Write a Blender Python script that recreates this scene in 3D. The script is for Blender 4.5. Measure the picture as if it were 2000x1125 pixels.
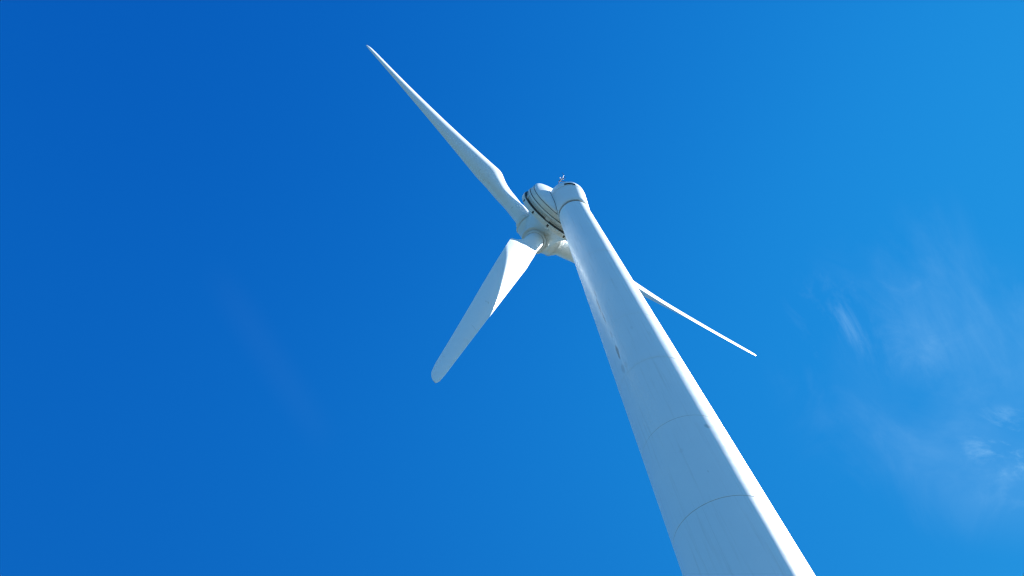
import bpy, bmesh, math, random
from math import sin, cos, pi, radians, sqrt
from mathutils import Vector, Matrix

random.seed(4)
scene = bpy.context.scene
for o in list(bpy.data.objects):
    bpy.data.objects.remove(o)

# ------------------------------------------------------------------ camera
YAW, PITCH, ROLL, FPX = -0.237727, 1.035562, -0.236983, 1415.288
f = Vector((sin(YAW)*cos(PITCH), cos(YAW)*cos(PITCH), sin(PITCH)))
r0_ = Vector((cos(YAW), -sin(YAW), 0))
u0_ = r0_.cross(f)
cr = r0_*cos(ROLL) + u0_*sin(ROLL)
cu = -r0_*sin(ROLL) + u0_*cos(ROLL)
CAM = Vector((0, -30.7069, 1.6))
cd = bpy.data.cameras.new('camera')
cd.sensor_width = 36; cd.lens = FPX/2000*36
cd.clip_start = 0.1; cd.clip_end = 20000
cam = bpy.data.objects.new('camera', cd)
m = Matrix.Identity(4)
for i in range(3):
    m[i][0] = cr[i]; m[i][1] = cu[i]; m[i][2] = -f[i]; m[i][3] = CAM[i]
cam.matrix_world = m
scene.collection.objects.link(cam)
scene.camera = cam
scene.render.resolution_x = 1024; scene.render.resolution_y = 576

# ------------------------------------------------------------------ world
SUN_AZ, SUN_EL = 41.0, 36.0          # azimuth measured from +X towards +Y
world = bpy.data.worlds.new('World'); scene.world = world
world.use_nodes = True
wn, wl = world.node_tree.nodes, world.node_tree.links
wn.clear()
def W(t, **k):
    n = wn.new(t)
    for a_, b_ in k.items(): setattr(n, a_, b_)
    return n
def wmath(op, a_, b_=None, c_=None, clamp=False):
    n = W('ShaderNodeMath', operation=op, use_clamp=clamp)
    for i, v in enumerate((a_, b_, c_)):
        if v is None: continue
        if isinstance(v, (int, float)): n.inputs[i].default_value = v
        else: wl.new(v, n.inputs[i])
    return n.outputs[0]
sky = W('ShaderNodeTexSky', sky_type='NISHITA')
sky.sun_disc = False
sky.sun_elevation = radians(SUN_EL)
sky.sun_rotation = radians(90-SUN_AZ)
sky.altitude = 300; sky.air_density = 1.0; sky.dust_density = 0.0; sky.ozone_density = 2.2
# the air's own colour that day: a very saturated, polarised-looking blue
sep = W('ShaderNodeSeparateColor'); wl.new(sky.outputs[0], sep.inputs[0])
comb = W('ShaderNodeCombineColor')
SKYGAIN = (0.80, 0.97, 0.62); SKYPOW = (2.25, 1.22, 0.52)
for i in range(3):
    v = wmath('POWER', wmath('MULTIPLY', sep.outputs[i], 0.1), SKYPOW[i])
    v = wmath('MULTIPLY', v, 10*SKYGAIN[i])
    wl.new(v, comb.inputs[i])
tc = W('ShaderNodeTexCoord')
# unseen low sky brightened in blue, added fill for the tower's shaded side
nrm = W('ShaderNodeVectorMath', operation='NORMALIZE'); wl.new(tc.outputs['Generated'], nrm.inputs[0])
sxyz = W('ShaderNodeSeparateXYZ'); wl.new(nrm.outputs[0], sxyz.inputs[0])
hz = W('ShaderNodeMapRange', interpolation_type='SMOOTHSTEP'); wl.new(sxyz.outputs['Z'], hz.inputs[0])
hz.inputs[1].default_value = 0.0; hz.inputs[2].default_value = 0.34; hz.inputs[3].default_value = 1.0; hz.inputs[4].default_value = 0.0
horizon_fill = W('ShaderNodeMix', data_type='RGBA'); wl.new(hz.outputs[0], horizon_fill.inputs['Factor'])
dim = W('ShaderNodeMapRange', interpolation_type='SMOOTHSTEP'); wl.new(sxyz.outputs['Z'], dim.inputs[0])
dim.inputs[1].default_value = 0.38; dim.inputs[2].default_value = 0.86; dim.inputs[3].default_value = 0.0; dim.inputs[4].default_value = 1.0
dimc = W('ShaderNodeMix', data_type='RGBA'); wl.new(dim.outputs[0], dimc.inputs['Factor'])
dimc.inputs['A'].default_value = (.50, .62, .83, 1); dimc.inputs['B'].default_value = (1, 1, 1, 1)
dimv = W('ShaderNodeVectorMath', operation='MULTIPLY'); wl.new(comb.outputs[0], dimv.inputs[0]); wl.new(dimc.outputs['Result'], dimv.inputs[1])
wl.new(dimv.outputs[0], horizon_fill.inputs['A']); horizon_fill.inputs['B'].default_value = (1.6, 6.2, 10.8, 1)
def noise(scale, detail, rough, dist, off=(0, 0, 0), sc=(1, 1, 1)):
    mp = W('ShaderNodeMapping'); mp.inputs['Location'].default_value = off
    mp.inputs['Scale'].default_value = sc
    wl.new(tc.outputs['Generated'], mp.inputs[0])
    n = W('ShaderNodeTexNoise'); wl.new(mp.outputs[0], n.inputs['Vector'])
    n.inputs['Scale'].default_value = scale; n.inputs['Detail'].default_value = detail
    n.inputs['Roughness'].default_value = rough; n.inputs['Distortion'].default_value = dist
    return n.outputs['Fac']
def ramp(v, lo, hi):
    n = W('ShaderNodeMapRange', interpolation_type='SMOOTHSTEP')
    wl.new(v, n.inputs[0]); n.inputs[1].default_value = lo; n.inputs[2].default_value = hi
    return n.outputs[0]
def blob(d, inner, outer):          # angular patch of sky round a direction (degrees)
    vm = W('ShaderNodeVectorMath', operation='DOT_PRODUCT')
    nv = W('ShaderNodeVectorMath', operation='NORMALIZE'); wl.new(tc.outputs['Generated'], nv.inputs[0])
    wl.new(nv.outputs[0], vm.inputs[0]); vm.inputs[1].default_value = Vector(d).normalized()
    return ramp(vm.outputs['Value'], cos(radians(outer)), cos(radians(inner)))
def band(p, q, w):                  # thin great-circle band through two directions
    n_ = Vector(p).cross(Vector(q)).normalized()
    vm = W('ShaderNodeVectorMath', operation='DOT_PRODUCT'); wl.new(nrm.outputs[0], vm.inputs[0]); vm.inputs[1].default_value = n_
    return ramp(wmath('ABSOLUTE', vm.outputs['Value']), sin(radians(w)), 0.0)
soft = ramp(noise(3.0, 6, 0.55, 0.8, (3.1, 0.4, 1.7)), 0.36, 0.74)
veil = ramp(noise(7.0, 8, 0.6, 1.2, (1.3, 4.4, 0.7), (1, .55, .8)), 0.42, 0.78)
wisp = ramp(noise(11.0, 10, 0.66, 1.8, (0.3, 2.4, 0.2), (1, .45, .7)), 0.46, 0.84)
CLOUDS = [((0.345, 0.730, 0.590), 0, 11, soft, 0.15),
          ((0.325, 0.710, 0.620), 0, 13, veil, 0.15),
          ((0.240, 0.643, 0.728), 0, 3.6, wisp, 0.11),
          ((0.232, 0.672, 0.703), 0, 2.6, wisp, 0.20),
          ((0.305, 0.670, 0.676), 0, 5.0, wisp, 0.15),
          ((0.327, 0.778, 0.537), 0, 3.6, wisp, 0.75),
          ((0.325, 0.800, 0.505), 0, 3.5, veil, 0.30)]
tot = wmath('MULTIPLY', wmath('MULTIPLY', band((-0.441, 0.305, 0.844), (-0.425, 0.480, 0.767), 1.9), blob((-0.436, 0.405, 0.803), 1, 9)), 0.008)
for d, i_, o_, nz, st in CLOUDS:
    v = wmath('MULTIPLY', wmath('MULTIPLY', blob(d, i_, o_), nz), st)
    tot = wmath('ADD', tot, v)
tot = wmath('MINIMUM', tot, 0.7)
mx = W('ShaderNodeMix', data_type='RGBA')
wl.new(tot, mx.inputs['Factor']); wl.new(horizon_fill.outputs['Result'], mx.inputs['A'])
mx.inputs['B'].default_value = (1.8, 3.6, 5.4, 1)
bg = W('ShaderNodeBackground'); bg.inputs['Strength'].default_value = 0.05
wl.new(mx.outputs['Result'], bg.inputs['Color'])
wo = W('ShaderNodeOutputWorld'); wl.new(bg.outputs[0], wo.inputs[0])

# ------------------------------------------------------------------ sun
sd = bpy.data.lights.new('sun', 'SUN'); sd.energy = 5.0; sd.angle = radians(0.53)
sd.color = (1.0, 0.96, 0.90)
sun = bpy.data.objects.new('sun', sd); scene.collection.objects.link(sun)
S = Vector((cos(radians(SUN_EL))*cos(radians(SUN_AZ)), cos(radians(SUN_EL))*sin(radians(SUN_AZ)), sin(radians(SUN_EL))))
sun.rotation_euler = S.to_track_quat('Z', 'Y').to_euler()
sun.location = (60, 50, 90)
scene.view_settings.view_transform = 'Standard'
scene.view_settings.look = 'None'
scene.view_settings.exposure = 1.94
scene.view_settings.gamma = 1.0
scene.render.engine = 'CYCLES'
scene.cycles.use_adaptive_sampling = False
scene.cycles.denoising_input_passes = 'RGB_ALBEDO'
try: scene.cycles.filter_width = 1.3
except Exception: pass

# ------------------------------------------------------------------ materials
class NT:
    def __init__(s, name):
        s.m = bpy.data.materials.new(name); s.m.use_nodes = True
        s.n, s.l = s.m.node_tree.nodes, s.m.node_tree.links
        s.b = s.n['Principled BSDF']
        s.tc = s.n.new('ShaderNodeTexCoord')
    def math(s, op, a, b=None, clamp=False):
        n = s.n.new('ShaderNodeMath'); n.operation = op; n.use_clamp = clamp
        for i, v in enumerate((a, b)):
            if v is None: continue
            if isinstance(v, (int, float)): n.inputs[i].default_value = v
            else: s.l.new(v, n.inputs[i])
        return n.outputs[0]
    def noise(s, scale, detail=5, rough=.55, dist=0, sc=(1, 1, 1), vec=None):
        mp = s.n.new('ShaderNodeMapping'); mp.inputs['Scale'].default_value = sc
        s.l.new(vec or s.tc.outputs['Object'], mp.inputs[0])
        n = s.n.new('ShaderNodeTexNoise'); s.l.new(mp.outputs[0], n.inputs['Vector'])
        for k, v in (('Scale', scale), ('Detail', detail), ('Roughness', rough), ('Distortion', dist)):
            n.inputs[k].default_value = v
        return n.outputs['Fac']
    def ramp(s, v, lo, hi, a=0., b=1.):
        n = s.n.new('ShaderNodeMapRange'); n.interpolation_type = 'SMOOTHSTEP'
        s.l.new(v, n.inputs[0])
        for i, x in zip((1, 2, 3, 4), (lo, hi, a, b)): n.inputs[i].default_value = x
        return n.outputs[0]
    def mix(s, fac, a, b):
        n = s.n.new('ShaderNodeMix'); n.data_type = 'RGBA'
        s.l.new(fac, n.inputs['Factor'])
        for k, v in (('A', a), ('B', b)):
            if isinstance(v, tuple): n.inputs[k].default_value = (*v, 1)
            else: s.l.new(v, n.inputs[k])
        return n.outputs['Result']
    def xyz(s):
        n = s.n.new('ShaderNodeSeparateXYZ'); s.l.new(s.tc.outputs['Object'], n.inputs[0]); return n.outputs
    def set(s, col=None, rough=None, coat=0, metal=0):
        if isinstance(col, tuple): s.b.inputs['Base Color'].default_value = (*col, 1)
        elif col is not None: s.l.new(col, s.b.inputs['Base Color'])
        if isinstance(rough, (int, float)): s.b.inputs['Roughness'].default_value = rough
        elif rough is not None: s.l.new(rough, s.b.inputs['Roughness'])
        s.b.inputs['Coat Weight'].default_value = coat
        s.b.inputs['Metallic'].default_value = metal
        return s.m
    def bump(s, h, strength=.1, dist=.01):
        n = s.n.new('ShaderNodeBump'); n.inputs['Strength'].default_value = strength
        n.inputs['Distance'].default_value = dist
        s.l.new(h, n.inputs['Height']); s.l.new(n.outputs[0], s.b.inputs['Normal'])

def tower_material():
    t = NT('tower_white_paint'); x, y, z = t.xyz()
    az = t.math('ARCTAN2', y, x)                       # radians
    fine = t.noise(3.0, 8, .6); big = t.noise(.35, 4, .5)
    streak = t.noise(1.0, 6, .6, 0, (7, 7, .12))
    col = t.mix(t.ramp(big, .3, .7), (.74, .83, .88), (.77, .85, .89))
    col = t.mix(t.math('MULTIPLY', t.ramp(streak, .50, .78), .26), col, (.55, .55, .53))
    col = t.mix(t.math('MULTIPLY', t.ramp(fine, .62, .8), .10), col, (.45, .45, .43))
    # oil and dirt marks of their own shape: (azimuth deg, z, half-width deg, half-height m, strength)
    nz = t.noise(2.2, 7, .65, .7, (1.4, 1.4, .8))
    for A, Z, dA, dZ, st in [(-124, 46.1, 3.0, .9, .40), (-127.0, 44.6, 2.8, 1.6, 1.0), (-125.5, 42.9, 2.4, 1.3, .8),
                             (-123.4, 40.6, 3.5, .7, .30), (-124.6, 38.8, 4.4, .85, 1.0), (-125.4, 38.2, 3.0, .6, .9),
                             (-127.5, 36.9, 6.0, .7, .40), (-119, 36.9, 5.0, .5, .22), (-51, 29.6, 6.5, .28, .55),
                             (-60, 38.9, 5, .4, .10), (-95, 28.2, 5, .25, .10), (-84, 39.9, 4, .3, .14),
                             (-100, 44.2, 2, .4, .14), (-78, 26.3, 1.4, .12, .25)]:
        da = t.math('DIVIDE', t.math('SUBTRACT', az, radians(A)), radians(dA))
        dz = t.math('DIVIDE', t.math('SUBTRACT', z, Z), dZ)
        rr = t.math('SQRT', t.math('ADD', t.math('MULTIPLY', da, da), t.math('MULTIPLY', dz, dz)))
        v = t.math('SUBTRACT', t.ramp(rr, 0., 1.25, 1.0, 0.0), t.math('MULTIPLY', nz, .55))
        v = t.math('MULTIPLY', t.ramp(v, .0, .55), st*.75)
        col = t.mix(v, col, (.30, .30, .27))
    # the vertical weld of one plate
    for A, z0, z1, st in [(-36.2, 24.56, 30.5, .30), (-150, 30.6, 36.2, .2), (-100, 18.5, 24.5, .12), (-48, 19.5, 22.5, .10)]:
        d = t.math('ABSOLUTE', t.math('SUBTRACT', az, radians(A)))
        v = t.ramp(d, .0025, .0065, 1., 0.)
        v = t.math('MULTIPLY', v, t.math('MULTIPLY', t.math('GREATER_THAN', z, z0), t.math('LESS_THAN', z, z1)))
        col = t.mix(t.math('MULTIPLY', v, st), col, (.25, .25, .24))
    t.bump(t.noise(.55, 3, .5, 0, (1, 1, .5)), .35, .05)
    return t.set(col, t.ramp(fine, .3, .7, .34, .46))

def paint(name, c, dirt=.25, scale=1.2, rough=.42, dcol=(.32, .32, .28), sc=(1, 1, 1)):
    t = NT(name)
    a = t.noise(scale, 7, .62, .4, sc); b = t.noise(scale*6, 6, .6, 0, sc)
    col = t.mix(t.math('MULTIPLY', t.ramp(a, .45, .8), dirt), c, dcol)
    col = t.mix(t.math('MULTIPLY', t.ramp(b, .6, .78), dirt*.7), col, tuple(x*.7 for x in dcol))
    return t.set(col, t.ramp(b, .3, .7, rough-.06, rough+.1))

def blade_material():
    t = NT('blade_gelcoat'); x, y, z = t.xyz()
    a = t.noise(.6, 3, .5, .3, (1, 1, .35)); b = t.noise(1.5, 4, .6)
    col = t.mix(t.math('MULTIPLY', t.ramp(a, .45, .8), .22), (.73, .80, .85), (.55, .58, .57))
    scuff = t.noise(1.0, 3, .6, 0, (.45, .9, 4.5))       # fine crosswise scuffs
    col = t.mix(t.math('MULTIPLY', t.math('MULTIPLY', t.ramp(scuff, .62, .72), t.ramp(b, .48, .62)), .45), col, (.25, .26, .25))
    # worn spots towards mid span
    w = t.math('MULTIPLY', t.ramp(t.noise(.9, 3, .5, .6, (1, 1, .6)), .62, .72), t.math('MULTIPLY', t.ramp(z, 14, 18), t.ramp(z, 26, 30, 1, 0)))
    col = t.mix(t.math('MULTIPLY', w, .45), col, (.35, .36, .33))
    # winding rings on the cylindrical root
    rg = t.math('SINE', t.math('MULTIPLY', z, 2*pi/.17))
    rg = t.math('MULTIPLY', t.ramp(rg, .86, 1.0), t.ramp(z, 3.6, 4.3, 1, 0))
    rg = t.math('MULTIPLY', rg, t.ramp(t.noise(1.3, 3, .6), .38, .6))
    col = t.mix(t.math('MULTIPLY', rg, .38), col, (.22, .22, .2))
    return t.set(col, .40)

MT = tower_material()
MB = blade_material()
MN = paint('nacelle_white_paint', (.72, .80, .86), .12, .9)
MG = paint('generator_painted_steel', (.72, .73, .70), .32, 1.0, .45)
MH = paint('hub_painted_casting', (.72, .76, .77), .30, .8, .42)
MD = paint('channel_grey_metal', (.36, .37, .35), .5, 2.0, .55, (.06, .06, .05))
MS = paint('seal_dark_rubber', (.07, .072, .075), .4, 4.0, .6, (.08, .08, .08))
MF = paint('flange_grey_metal', (.42, .43, .42), .5, 3.0, .45, (.15, .14, .12))
MK = paint('sensor_dark_metal', (.10, .095, .09), .4, 8.0, .4)
ML = paint('sensor_pale_plastic', (.72, .70, .68), .2, 8.0, .4)

def ground_material():
    t = NT('ground_dry_grass')
    a = t.noise(.02, 6, .6); b = t.noise(.8, 8, .65); c = t.noise(12, 6, .6)
    col = t.mix(t.ramp(a, .35, .65), (.018, .032, .022), (.030, .042, .030))
    col = t.mix(t.math('MULTIPLY', t.ramp(b, .4, .7), .5), col, (.016, .026, .014))
    col = t.mix(t.math('MULTIPLY', t.ramp(c, .45, .7), .4), col, (.06, .065, .04))
    t.bump(c, .5, .05)
    return t.set(col, .9)

# ------------------------------------------------------------------ helpers
def obj(name, bm, mat, parent=None, M=None, smooth=35):
    me = bpy.data.meshes.new(name)
    bmesh.ops.recalc_face_normals(bm, faces=bm.faces)
    bm.to_mesh(me); bm.free()
    me.materials.append(mat)
    for p in me.polygons: p.use_smooth = True
    me.set_sharp_from_angle(angle=radians(smooth))
    o = bpy.data.objects.new(name, me); scene.collection.objects.link(o)
    if parent: o.parent = parent
    if M is not None: o.matrix_world = M if parent is None else M
    return o

def lathe(bm, prof, seg=128, cap0=False, cap1=False, skip=None, th0=0., closed=False):
    """revolve (radius, height) pairs round local Z"""
    rows = []
    for r, z in prof:
        rows.append([bm.verts.new((r*cos(th0+2*pi*i/seg), r*sin(th0+2*pi*i/seg), z)) for i in range(seg)])
    n = len(rows)
    for j in range(n if closed else n-1):
        A, B = rows[j], rows[(j+1) % n]
        for i in range(seg):
            if skip and skip(j, (i+.5)*2*pi/seg+th0): continue
            k = (i+1) % seg
            bm.faces.new((A[i], A[k], B[k], B[i]))
    if cap0: bm.faces.new(rows[0])
    if cap1: bm.faces.new(rows[-1])
    return rows

def ring(bm, r_in, r_out, z0, z1, seg=128):
    lathe(bm, [(r_in, z0), (r_out, z0), (r_out, z1), (r_in, z1)], seg, closed=True)

def box(bm, c, s, M=Matrix.Identity(4), bev=0.):
    b2 = bmesh.new(); bmesh.ops.create_cube(b2, size=1)
    for v in b2.verts: v.co = Vector((v.co.x*s[0], v.co.y*s[1], v.co.z*s[2]))
    if bev: bmesh.ops.bevel(b2, geom=b2.edges[:], offset=bev, segments=2, affect='EDGES', profile=.6)
    vs = {v: bm.verts.new(M @ (v.co + Vector(c))) for v in b2.verts}
    for fc in b2.faces: bm.faces.new([vs[v] for v in fc.verts])
    b2.free()

def tube(bm, pts, rad, seg=10):
    rows = []
    pts = [Vector(p) for p in pts]
    for i, p in enumerate(pts):
        d = (pts[min(i+1, len(pts)-1)] - pts[max(i-1, 0)]).normalized()
        x = d.orthogonal().normalized() if i == 0 else (px - d*px.dot(d)).normalized()
        px = x; y = d.cross(x)
        rr = rad[i] if isinstance(rad, (list, tuple)) else rad
        rows.append([bm.verts.new(p + rr*(x*cos(2*pi*k/seg)+y*sin(2*pi*k/seg))) for k in range(seg)])
    for A, B in zip(rows, rows[1:]):
        for k in range(seg): bm.faces.new((A[k], A[(k+1) % seg], B[(k+1) % seg], B[k]))
    bm.faces.new(rows[0]); bm.faces.new(rows[-1])

def interp(x, xs, ys, smooth=False):
    if x <= xs[0]: return ys[0]
    for i in range(len(xs)-1):
        if x <= xs[i+1]:
            t = (x-xs[i])/(xs[i+1]-xs[i])
            if not smooth: return ys[i]+(ys[i+1]-ys[i])*t
            # monotone cubic
            def sl(j):
                if j <= 0 or j >= len(xs)-1: return (ys[min(j+1, len(ys)-1)]-ys[max(j-1, 0)])/(xs[min(j+1, len(xs)-1)]-xs[max(j-1, 0)])
                a = (ys[j]-ys[j-1])/(xs[j]-xs[j-1]); b = (ys[j+1]-ys[j])/(xs[j+1]-xs[j])
                return 0 if a*b <= 0 else 2*a*b/(a+b)
            h = xs[i+1]-xs[i]; m0, m1 = sl(i)*h, sl(i+1)*h
            return (2*t**3-3*t*t+1)*ys[i]+(t**3-2*t*t+t)*m0+(-2*t**3+3*t*t)*ys[i+1]+(t**3-t*t)*m1
    return ys[-1]

def pair(name, label, cat, loc=(0, 0, 0)):
    o = bpy.data.objects.new(name, None); scene.collection.objects.link(o)
    o.location = loc; o.empty_display_size = 1
    o['label'] = label; o['category'] = cat
    return o

# ------------------------------------------------------------------ ground
bm = bmesh.new()
lathe(bm, [(.01, 0), (30, 0), (150, 0), (600, 0), (2500, 0), (9000, 0)], 96)
g = obj('ground', bm, ground_material()); g['kind'] = 'structure'

# ------------------------------------------------------------------ the turbine
turbine = pair('wind_turbine', 'white three bladed wind turbine seen from below against deep blue sky', 'wind turbine')
H, RB0, RT0 = 62.271, 3.3629, 1.43705
def trad(z): return RB0 + (RT0-RB0)*z/H

# tower: plates bolted and welded into sections, each seam a fine groove
seams = [0, 6.4, 12.6, 18.7, 24.53, 30.53, 36.22, 41.5, 46.5, 51.45, 56.9, 62.13]
flange = {18.7: .015, 24.53: .012, 30.53: .009, 36.22: .015, 51.45: .022}
for z0, z1 in zip(seams, seams[1:]):
    g0 = flange.get(z0, .005)
    g1 = flange.get(z1, .005)
    if z0 == 0: g0 = 0
    bm = bmesh.new(); e = .012
    def wob(z): return 0
    zs = [z0+g0, z0+g0+e] + [z0+(z1-z0)*k/6 for k in range(1, 6)] + [z1-g1-e, z1-g1]
    pr = []
    for i, z in enumerate(zs):
        rr = trad(z) - (e if i in (0, len(zs)-1) else 0)
        pr.append((rr, z))
    pr = [(pr[0][0]-.15, pr[0][1])] + pr + [(pr[-1][0]-.15, pr[-1][1])]
    lathe(bm, pr, 192)
    obj('tower_section', bm, MT, turbine)
    if z1 in seams[1:-1]:
        bm = bmesh.new(); rr = trad(z1)-(.035 if z1 in flange and z1 > 31 else .012)
        lathe(bm, [(rr, z1-g1-.01), (rr, z1+g1+.01)], 128)
        obj('seam', bm, MS if z1 > 50 and z1 in flange else MF, turbine)

# yaw joint between tower and nacelle
bm = bmesh.new(); lathe(bm, [(1.36, 62.05), (1.36, 62.52)], 128)
yaw = obj('yaw_bearing', bm, MS, turbine)
bm = bmesh.new(); lathe(bm, [(1.38, 62.22), (1.462, 62.22), (1.475, 62.24), (1.475, 62.33), (1.462, 62.35), (1.38, 62.35)], 128)
obj('yaw_ring', bm, MF, yaw)

# nacelle: flared pot over the tower with a domed cap
bm = bmesh.new()
pot = [(1.36, 62.43), (1.47, 62.43), (1.50, 62.47), (1.555, 63.0), (1.62, 63.7), (1.685, 64.4), (1.735, 65.0), (1.752, 65.22), (1.735, 65.24), (1.6, 65.24)]
lathe(bm, pot, 160)
nac = obj('nacelle', bm, MN, turbine)
bm = bmesh.new()
capp = [(1.60, 65.30), (1.745, 65.30), (1.760, 65.325)]
N = 26; DZ, DH = 65.95, 1.0
capp += [(1.765, 65.37), (1.77, 65.72), (1.77, DZ)]
capp += [(1.77*cos(t)**.75, DZ+DH*sin(t)) for t in [pi/2*k/N for k in range(1, N)]]
A0, A1 = radians(-77), radians(-41)
lathe(bm, capp, 180, cap1=True, skip=lambda j, th: j == 3 and (A0 < (th if th < pi else th-2*pi) < A1))
cap = obj('nacelle_cap', bm, MN, nac)
bm = bmesh.new()
n = 24
for (ra, rb) in ((1.62, 1.77),):
    rows = []
    for i in range(n+1):
        t = A0-.03+(A1-A0+.06)*i/n
        rows.append([bm.verts.new((rr*cos(t), rr*sin(t), z)) for rr, z in ((1.755, 65.34), (1.60, 65.35), (1.60, 65.74), (1.755, 65.76))])
    for A, B in zip(rows, rows[1:]):
        for k in range(3): bm.faces.new((A[k], A[k+1], B[k+1], B[k]))
    bm.faces.new(rows[0]); bm.faces.new(rows[-1])
obj('vent_slot', bm, MK, cap)
bm = bmesh.new(); lathe(bm, [(1.72, 65.22), (1.72, 65.32)], 128)
obj('cap_seal', bm, MS, nac)

def potr(z):
    return interp(z, [62.41, 62.47, 63.0, 63.7, 64.4, 65.0, 65.22, 66], [1.47, 1.50, 1.555, 1.62, 1.685, 1.735, 1.752, 1.77])
# rotor frame
A_ = Vector((-0.87868707, 0.47709796, 0.01692833)); A_.normalize()
E1 = Vector((0, 0, 1)).cross(A_).normalized(); E2 = A_.cross(E1)
CH = Vector((-4.08349192, 2.21720081, 65.85142615))
MR = Matrix.Identity(4)
for i in range(3):
    MR[i][0] = E1[i]; MR[i][1] = E2[i]; MR[i][2] = A_[i]; MR[i][3] = CH[i]

# generator housing behind: a shallow dome that grows out of the pot
bm = bmesh.new()
dome = [(3.33, -3.77), (3.36, -3.80), (3.37, -3.93), (3.30, -3.99), (3.10, -4.06)]
dome += [(3.10-1.1*k/8, -4.06-.20*sin(pi/2*k/8)) for k in range(1, 9)]
dome += [(1.2, -4.28), (.02, -4.28)]
lathe(bm, dome, 160)
obj('rear_housing', bm, MN, nac, MR)

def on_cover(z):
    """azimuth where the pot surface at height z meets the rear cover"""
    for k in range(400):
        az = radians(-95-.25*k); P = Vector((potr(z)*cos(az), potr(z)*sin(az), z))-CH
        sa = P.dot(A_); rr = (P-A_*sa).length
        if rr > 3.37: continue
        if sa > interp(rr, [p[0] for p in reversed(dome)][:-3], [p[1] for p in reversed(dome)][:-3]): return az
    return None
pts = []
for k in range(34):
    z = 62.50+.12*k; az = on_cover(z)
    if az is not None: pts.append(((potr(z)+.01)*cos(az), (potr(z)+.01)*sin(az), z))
bm = bmesh.new(); tube(bm, pts, .03)  # dark strip stands in for the shaded gap between pot and rear housing
obj('joint_gap_shade', bm, MS, nac)
# generator: stack of rings
bm = bmesh.new()
st = [(2.9, -3.755), (3.36, -3.755), (3.40, -3.735), (3.44, -3.33), (3.42, -3.30), (3.28, -3.29)]
lathe(bm, st, 192, cap0=True)
gen = obj('generator', bm, MG, turbine, MR)
bm = bmesh.new()   # ridge
lathe(bm, [(3.2, -3.275), (3.50, -3.265), (3.545, -3.235), (3.55, -3.10), (3.52, -3.06), (3.40, -3.055), (3.40, -3.0), (3.50, -2.99), (3.51, -2.93), (3.2, -2.92)], 192)
obj('stator_ring', bm, MG, gen, MR)
bm = bmesh.new()   # channel floor
lathe(bm, [(3.35, -3.30), (3.35, -2.60)], 160)
ch = obj('cooling_channel', bm, MD, gen, MR)
bm = bmesh.new(); ring(bm, 3.2, 3.44, -2.86, -2.79, 160)
obj('channel_rail', bm, MG, gen, MR)
bm = bmesh.new()
lathe(bm, [(3.2, -2.655), (3.60, -2.65), (3.69, -2.625), (3.725, -2.58), (3.70, -2.25), (3.66, -2.19), (3.40, -2.10), (2.9, -2.02)], 192, cap1=True)
fr = obj('rotor_ring', bm, MG, gen, MR)
bm = bmesh.new(); lathe(bm, [(3.30, -2.70), (3.655, -2.70), (3.665, -2.675), (3.655, -2.66), (3.3, -2.66)], 192)
obj('ring_seal', bm, MS, gen, MR)
bm = bmesh.new(); lathe(bm, [(3.30, -3.285), (3.475, -3.300), (3.475, -3.27), (3.3, -3.27)], 192)
obj('ring_seal', bm, MS, gen, MR)
bm = bmesh.new(); lathe(bm, [(3.2, -3.772), (3.385, -3.772), (3.385, -3.752), (3.2, -3.752)], 192)
obj('ring_seal', bm, MS, gen, MR)
def polar(w, r, z):      # placement on the generator rim
    return Matrix.Translation((0, 0, 0)) @ Matrix.Rotation(w, 4, 'Z') @ Matrix.Translation((r, 0, z))
for k in range(6):
    w = radians(60*k+298)
    bm = bmesh.new(); box(bm, (0, 0, 0), (.22, .42, .27), polar(w, 3.40, -2.80), .02)
    obj('channel_block', bm, MG, gen, MR)
for k in range(12):
    w = radians(30*k+22)
    bm = bmesh.new(); box(bm, (0, 0, 0), (.02, .20, .26), polar(w, 3.712, -2.42), .006)
    obj('access_hole', bm, MS, fr, MR)

# hub: one cast body with three sockets, nose towards the wind
dirs = []
PHI = 0.907669
for k in range(3):
    an = PHI - k*2*pi/3
    dirs.append((E1*cos(an)+E2*sin(an)).normalized())
def l3(v): return Vector((v.dot(E1), v.dot(E2), v.dot(A_)))
bm = bmesh.new()
lathe(bm, [(.0005, -2.12), (2.95, -2.12), (2.62, -1.75), (2.05, -1.15), (1.80, -.5), (1.72, 0), (1.62, .5), (1.42, 1.0), (1.05, 1.35), (.5, 1.52), (.0005, 1.56)], 72)
for d in dirs:
    L = l3(d); q = L.to_track_quat('Z', 'Y').to_matrix().to_4x4()
    b2 = bmesh.new(); lathe(b2, [(1.45, .3), (1.42, 1.0), (1.36, 1.5), (1.30, 1.80), (1.22, 1.86), (.2, 1.86)], 64, cap0=True, cap1=True)
    vs = {v: bm.verts.new(q @ v.co) for v in b2.verts}
    for fc in b2.faces: bm.faces.new([vs[v] for v in fc.verts])
    b2.free()
hub = obj('hub', bm, MH, turbine, MR, 180)
rm = hub.modifiers.new('weld', 'REMESH'); rm.mode = 'VOXEL'; rm.voxel_size = .055; rm.use_smooth_shade = True
sm = hub.modifiers.new('fillet', 'SMOOTH'); sm.factor = .5; sm.iterations = 9

for d in dirs:
    q = MR @ l3(d).to_track_quat('Z', 'Y').to_matrix().to_4x4()
    bm = bmesh.new(); lathe(bm, [(1.0, 1.80), (1.34, 1.80), (1.36, 1.83), (1.36, 1.90), (1.33, 1.925), (.96, 1.925)], 96)
    obj('socket_flange', bm, MH, hub, q)
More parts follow.
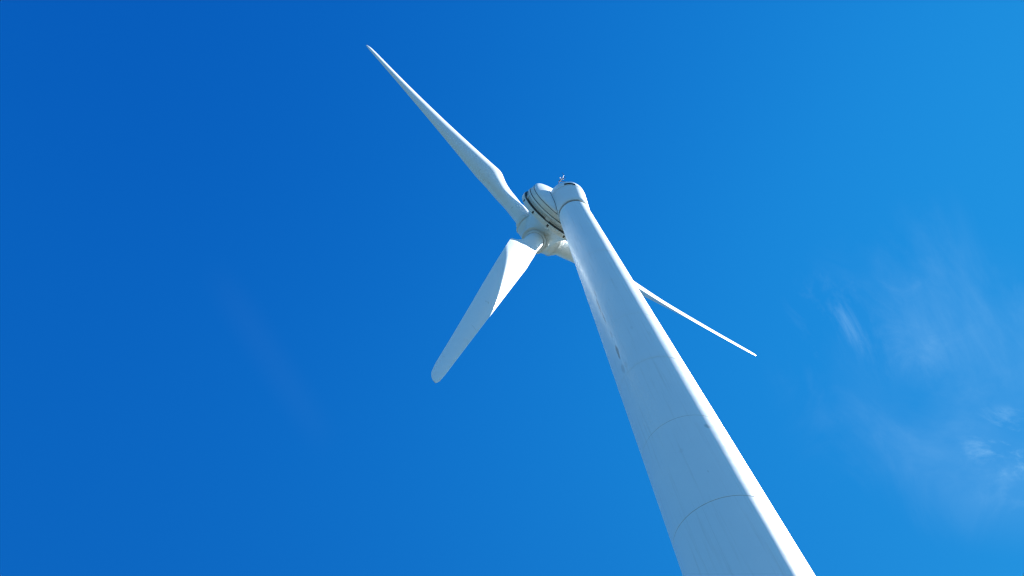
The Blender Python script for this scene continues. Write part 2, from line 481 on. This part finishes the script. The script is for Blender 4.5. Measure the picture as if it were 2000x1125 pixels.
# blades
ds = [2+.15*k for k in range(21)] + [5.3+.3*k for k in range(27)] + [13.5+k*.75 for k in range(28)] + [34.2, 34.5, 34.7, 34.85, 34.95, 35.0]
v = [1.6142, 1.7836, 3.0123, -2.4864, -0.2348, 0.482, 0.895, 1.0081, 0.5095, -0.5644, 0.2034, 0.7323, 0.311, 0.3013, 0.7578, 0.3788, 0.2842, 0.3135, 0.0139]
w_ = [1.08, 1.26, 1.68, 2.14, .74, .62, .48, .71, .75, .78, 1.48, 1.36, 1.24, .93]
NA, NL = 22, 14
def blade_section(d):
    """(X towards leading edge, Y towards suction side): a teardrop near the root that becomes an airfoil"""
    q = (d-10)/25; L10 = (1-v[16])*v[2]
    if d >= 10:
        c = (v[2]+v[3]*q+v[4]*q*q+v[5]*q**3)*interp(d, [33.5, 34.5, 34.8, 35], [1, .85, .65, .3])
        pa = interp(d, [10, 35], [v[16], v[17]]); le = pa*c; L = c-le
        B = v[8]+v[9]*q+v[10]*q*q; T = interp(d, [10, 13, 18, 24, 35], [.39, .34, .255, .20, .14], True)*c
    else:
        L = interp(d, [2, 3.4, 5, 6.5, 8, 9.3, 10], [.88, w_[13], *w_[0:4], L10+.03], d < 8)
        B = interp(d, [2, 5, 6.5, 8, 10], [w_[4], w_[4], w_[5], w_[6], v[8]], True)
        le = interp(d, [2, 5, 6.5, 8, 10], [.88, *w_[7:10], v[16]*v[2]], True)
        T = interp(d, [2, 3.4, 5, 6.5, 8, 10], [1.76, 1.74, *w_[10:13], .39*v[2]], True)
    k = max(0, min(1, (d-5)/3.2)); k = k*k*(3-2*k)
    R = T/2; xc = le-R; D = max(L+xc, R*1.0001); al = math.asin(min(1, R/D))
    P = [(xc+R*cos((pi/2+al)*i/NA), R*sin((pi/2+al)*i/NA)) for i in range(NA+1)]
    tx, ty = P[-1]
    P += [(tx+(-L-tx)*j/NL, ty*(1-j/NL)) for j in range(1, NL+1)]
    P += [(x, -y) for x, y in P[-2:0:-1]]
    out = []; c = le+L
    for i, (X, Y) in enumerate(P):
        x = max(0, min(1, (le-X)/c))
        yt = 5*(.2969*sqrt(x)-.126*x-.3516*x**2+.2843*x**3-.1036*x**4)
        yf = (4*(.07 if d < 13 else max(.045, .07-(d-13)*.005))*x*(1-x)+(1 if i <= NA+NL else -1)*yt*T/c)*c
        Y = Y*(1-k)+yf*k
        pb = v[18]*(d/35)**2-.193*d/35
        out.append((X*cos(B)+Y*sin(B), X*sin(B)-Y*cos(B)+pb))
    return out
def blade_mesh():
    bm = bmesh.new(); n = NA+NL; rows = []
    for d in ds:
        rows.append([bm.verts.new((-t, A, d)) for t, A in blade_section(d)])
    for R0, R1 in zip(rows, rows[1:]):
        for k in range(2*n): bm.faces.new((R0[k], R0[(k+1) % (2*n)], R1[(k+1) % (2*n)], R1[k]))
    bm.faces.new(rows[0]); bm.faces.new(rows[-1])
    bmesh.ops.recalc_face_normals(bm, faces=bm.faces)
    return bm
labels = ['blade reaching up and away from the camera', 'blade hanging towards the camera, half in the tower shadow', 'blade pointing away behind the tower']
first = None
for k, d in enumerate(dirs):
    T = d.cross(A_).normalized(); a2 = A_ - d*A_.dot(d); a2.normalize()
    M = Matrix.Identity(4)
    for i in range(3):
        M[i][0] = -T[i]; M[i][1] = a2[i]; M[i][2] = d[i]; M[i][3] = CH[i]
    if first is None:
        b = obj('blade', blade_mesh(), MB, turbine, M, 50); first = [b]
        bm = bmesh.new(); lathe(bm, [(.80, 1.90), (.995, 1.90), (1.0, 1.92), (1.0, 2.045), (.93, 2.05)], 96)
        fl = obj('root_bearing', bm, MS, b)
        bm = bmesh.new(); lathe(bm, [(.86, 2.04), (1.02, 2.04), (1.05, 2.07), (1.05, 2.40), (1.02, 2.44), (.90, 2.45)], 96)
        co = obj('root_collar', bm, MH, b)
        bm = bmesh.new(); lathe(bm, [(.86, 2.452), (.915, 2.452), (.915, 2.48), (.86, 2.49)], 96)
        se = obj('root_seal', bm, MS, b)
        first += [fl, co, se]
    else:
        b = first[0].copy(); scene.collection.objects.link(b); b.matrix_world = M
        for p in first[1:]:
            c2 = p.copy(); scene.collection.objects.link(c2); c2.parent = b
    b['label'] = labels[k]

# wind sensor and lightning rod on the cap
SB = Vector((.16, -1.50, 66.60))
bm = bmesh.new()
tube(bm, [SB+Vector((-.32, 0, -.15)), SB+Vector((-.10, 0, .75))], .026)
tube(bm, [SB+Vector((.42, 0, -.12)), SB+Vector((-.08, 0, .62))], .03)
tube(bm, [SB+Vector((-.12, 0, .70)), SB+Vector((.42, 0, .62))], .03)
mast = obj('sensor_mast', bm, MK, cap)
bm = bmesh.new()
ap = SB+Vector((-.08, 0, .72))
tube(bm, [ap, ap+Vector((.27, .0, .20)), ap+Vector((.53, .0, .44)), ap+Vector((.64, 0, .70)), ap+Vector((.66, 0, .96)), ap+Vector((.63, 0, 1.25)), ap+Vector((.58, 0, 1.56))], [.026, .024, .022, .02, .02, .018, .014])
obj('lightning_rod', bm, MK, mast)
bm = bmesh.new()
for ang in range(3):
    w = ang*2*pi/3+.4; c0 = SB+Vector((.16, 0, .84))
    tube(bm, [c0, c0+Vector((cos(w)*.2, sin(w)*.2, 0))], .014, 6)
    bmesh.ops.create_icosphere(bm, subdivisions=2, radius=.06, matrix=Matrix.Translation(c0+Vector((cos(w)*.22, sin(w)*.22, 0))))
tube(bm, [SB+Vector((.16, 0, .62)), SB+Vector((.16, 0, .88))], .025, 8)
obj('anemometer', bm, ML, mast)
bm = bmesh.new()
tube(bm, [SB+Vector((.40, 0, .60)), SB+Vector((.38, 0, .80))], .022, 8)
tube(bm, [SB+Vector((.22, -.02, .80)), SB+Vector((.58, .05, .86))], .016, 8)
box(bm, (.55, .05, .86), (.14, .012, .12), Matrix.Translation(SB))
obj('wind_vane', bm, MK, mast)
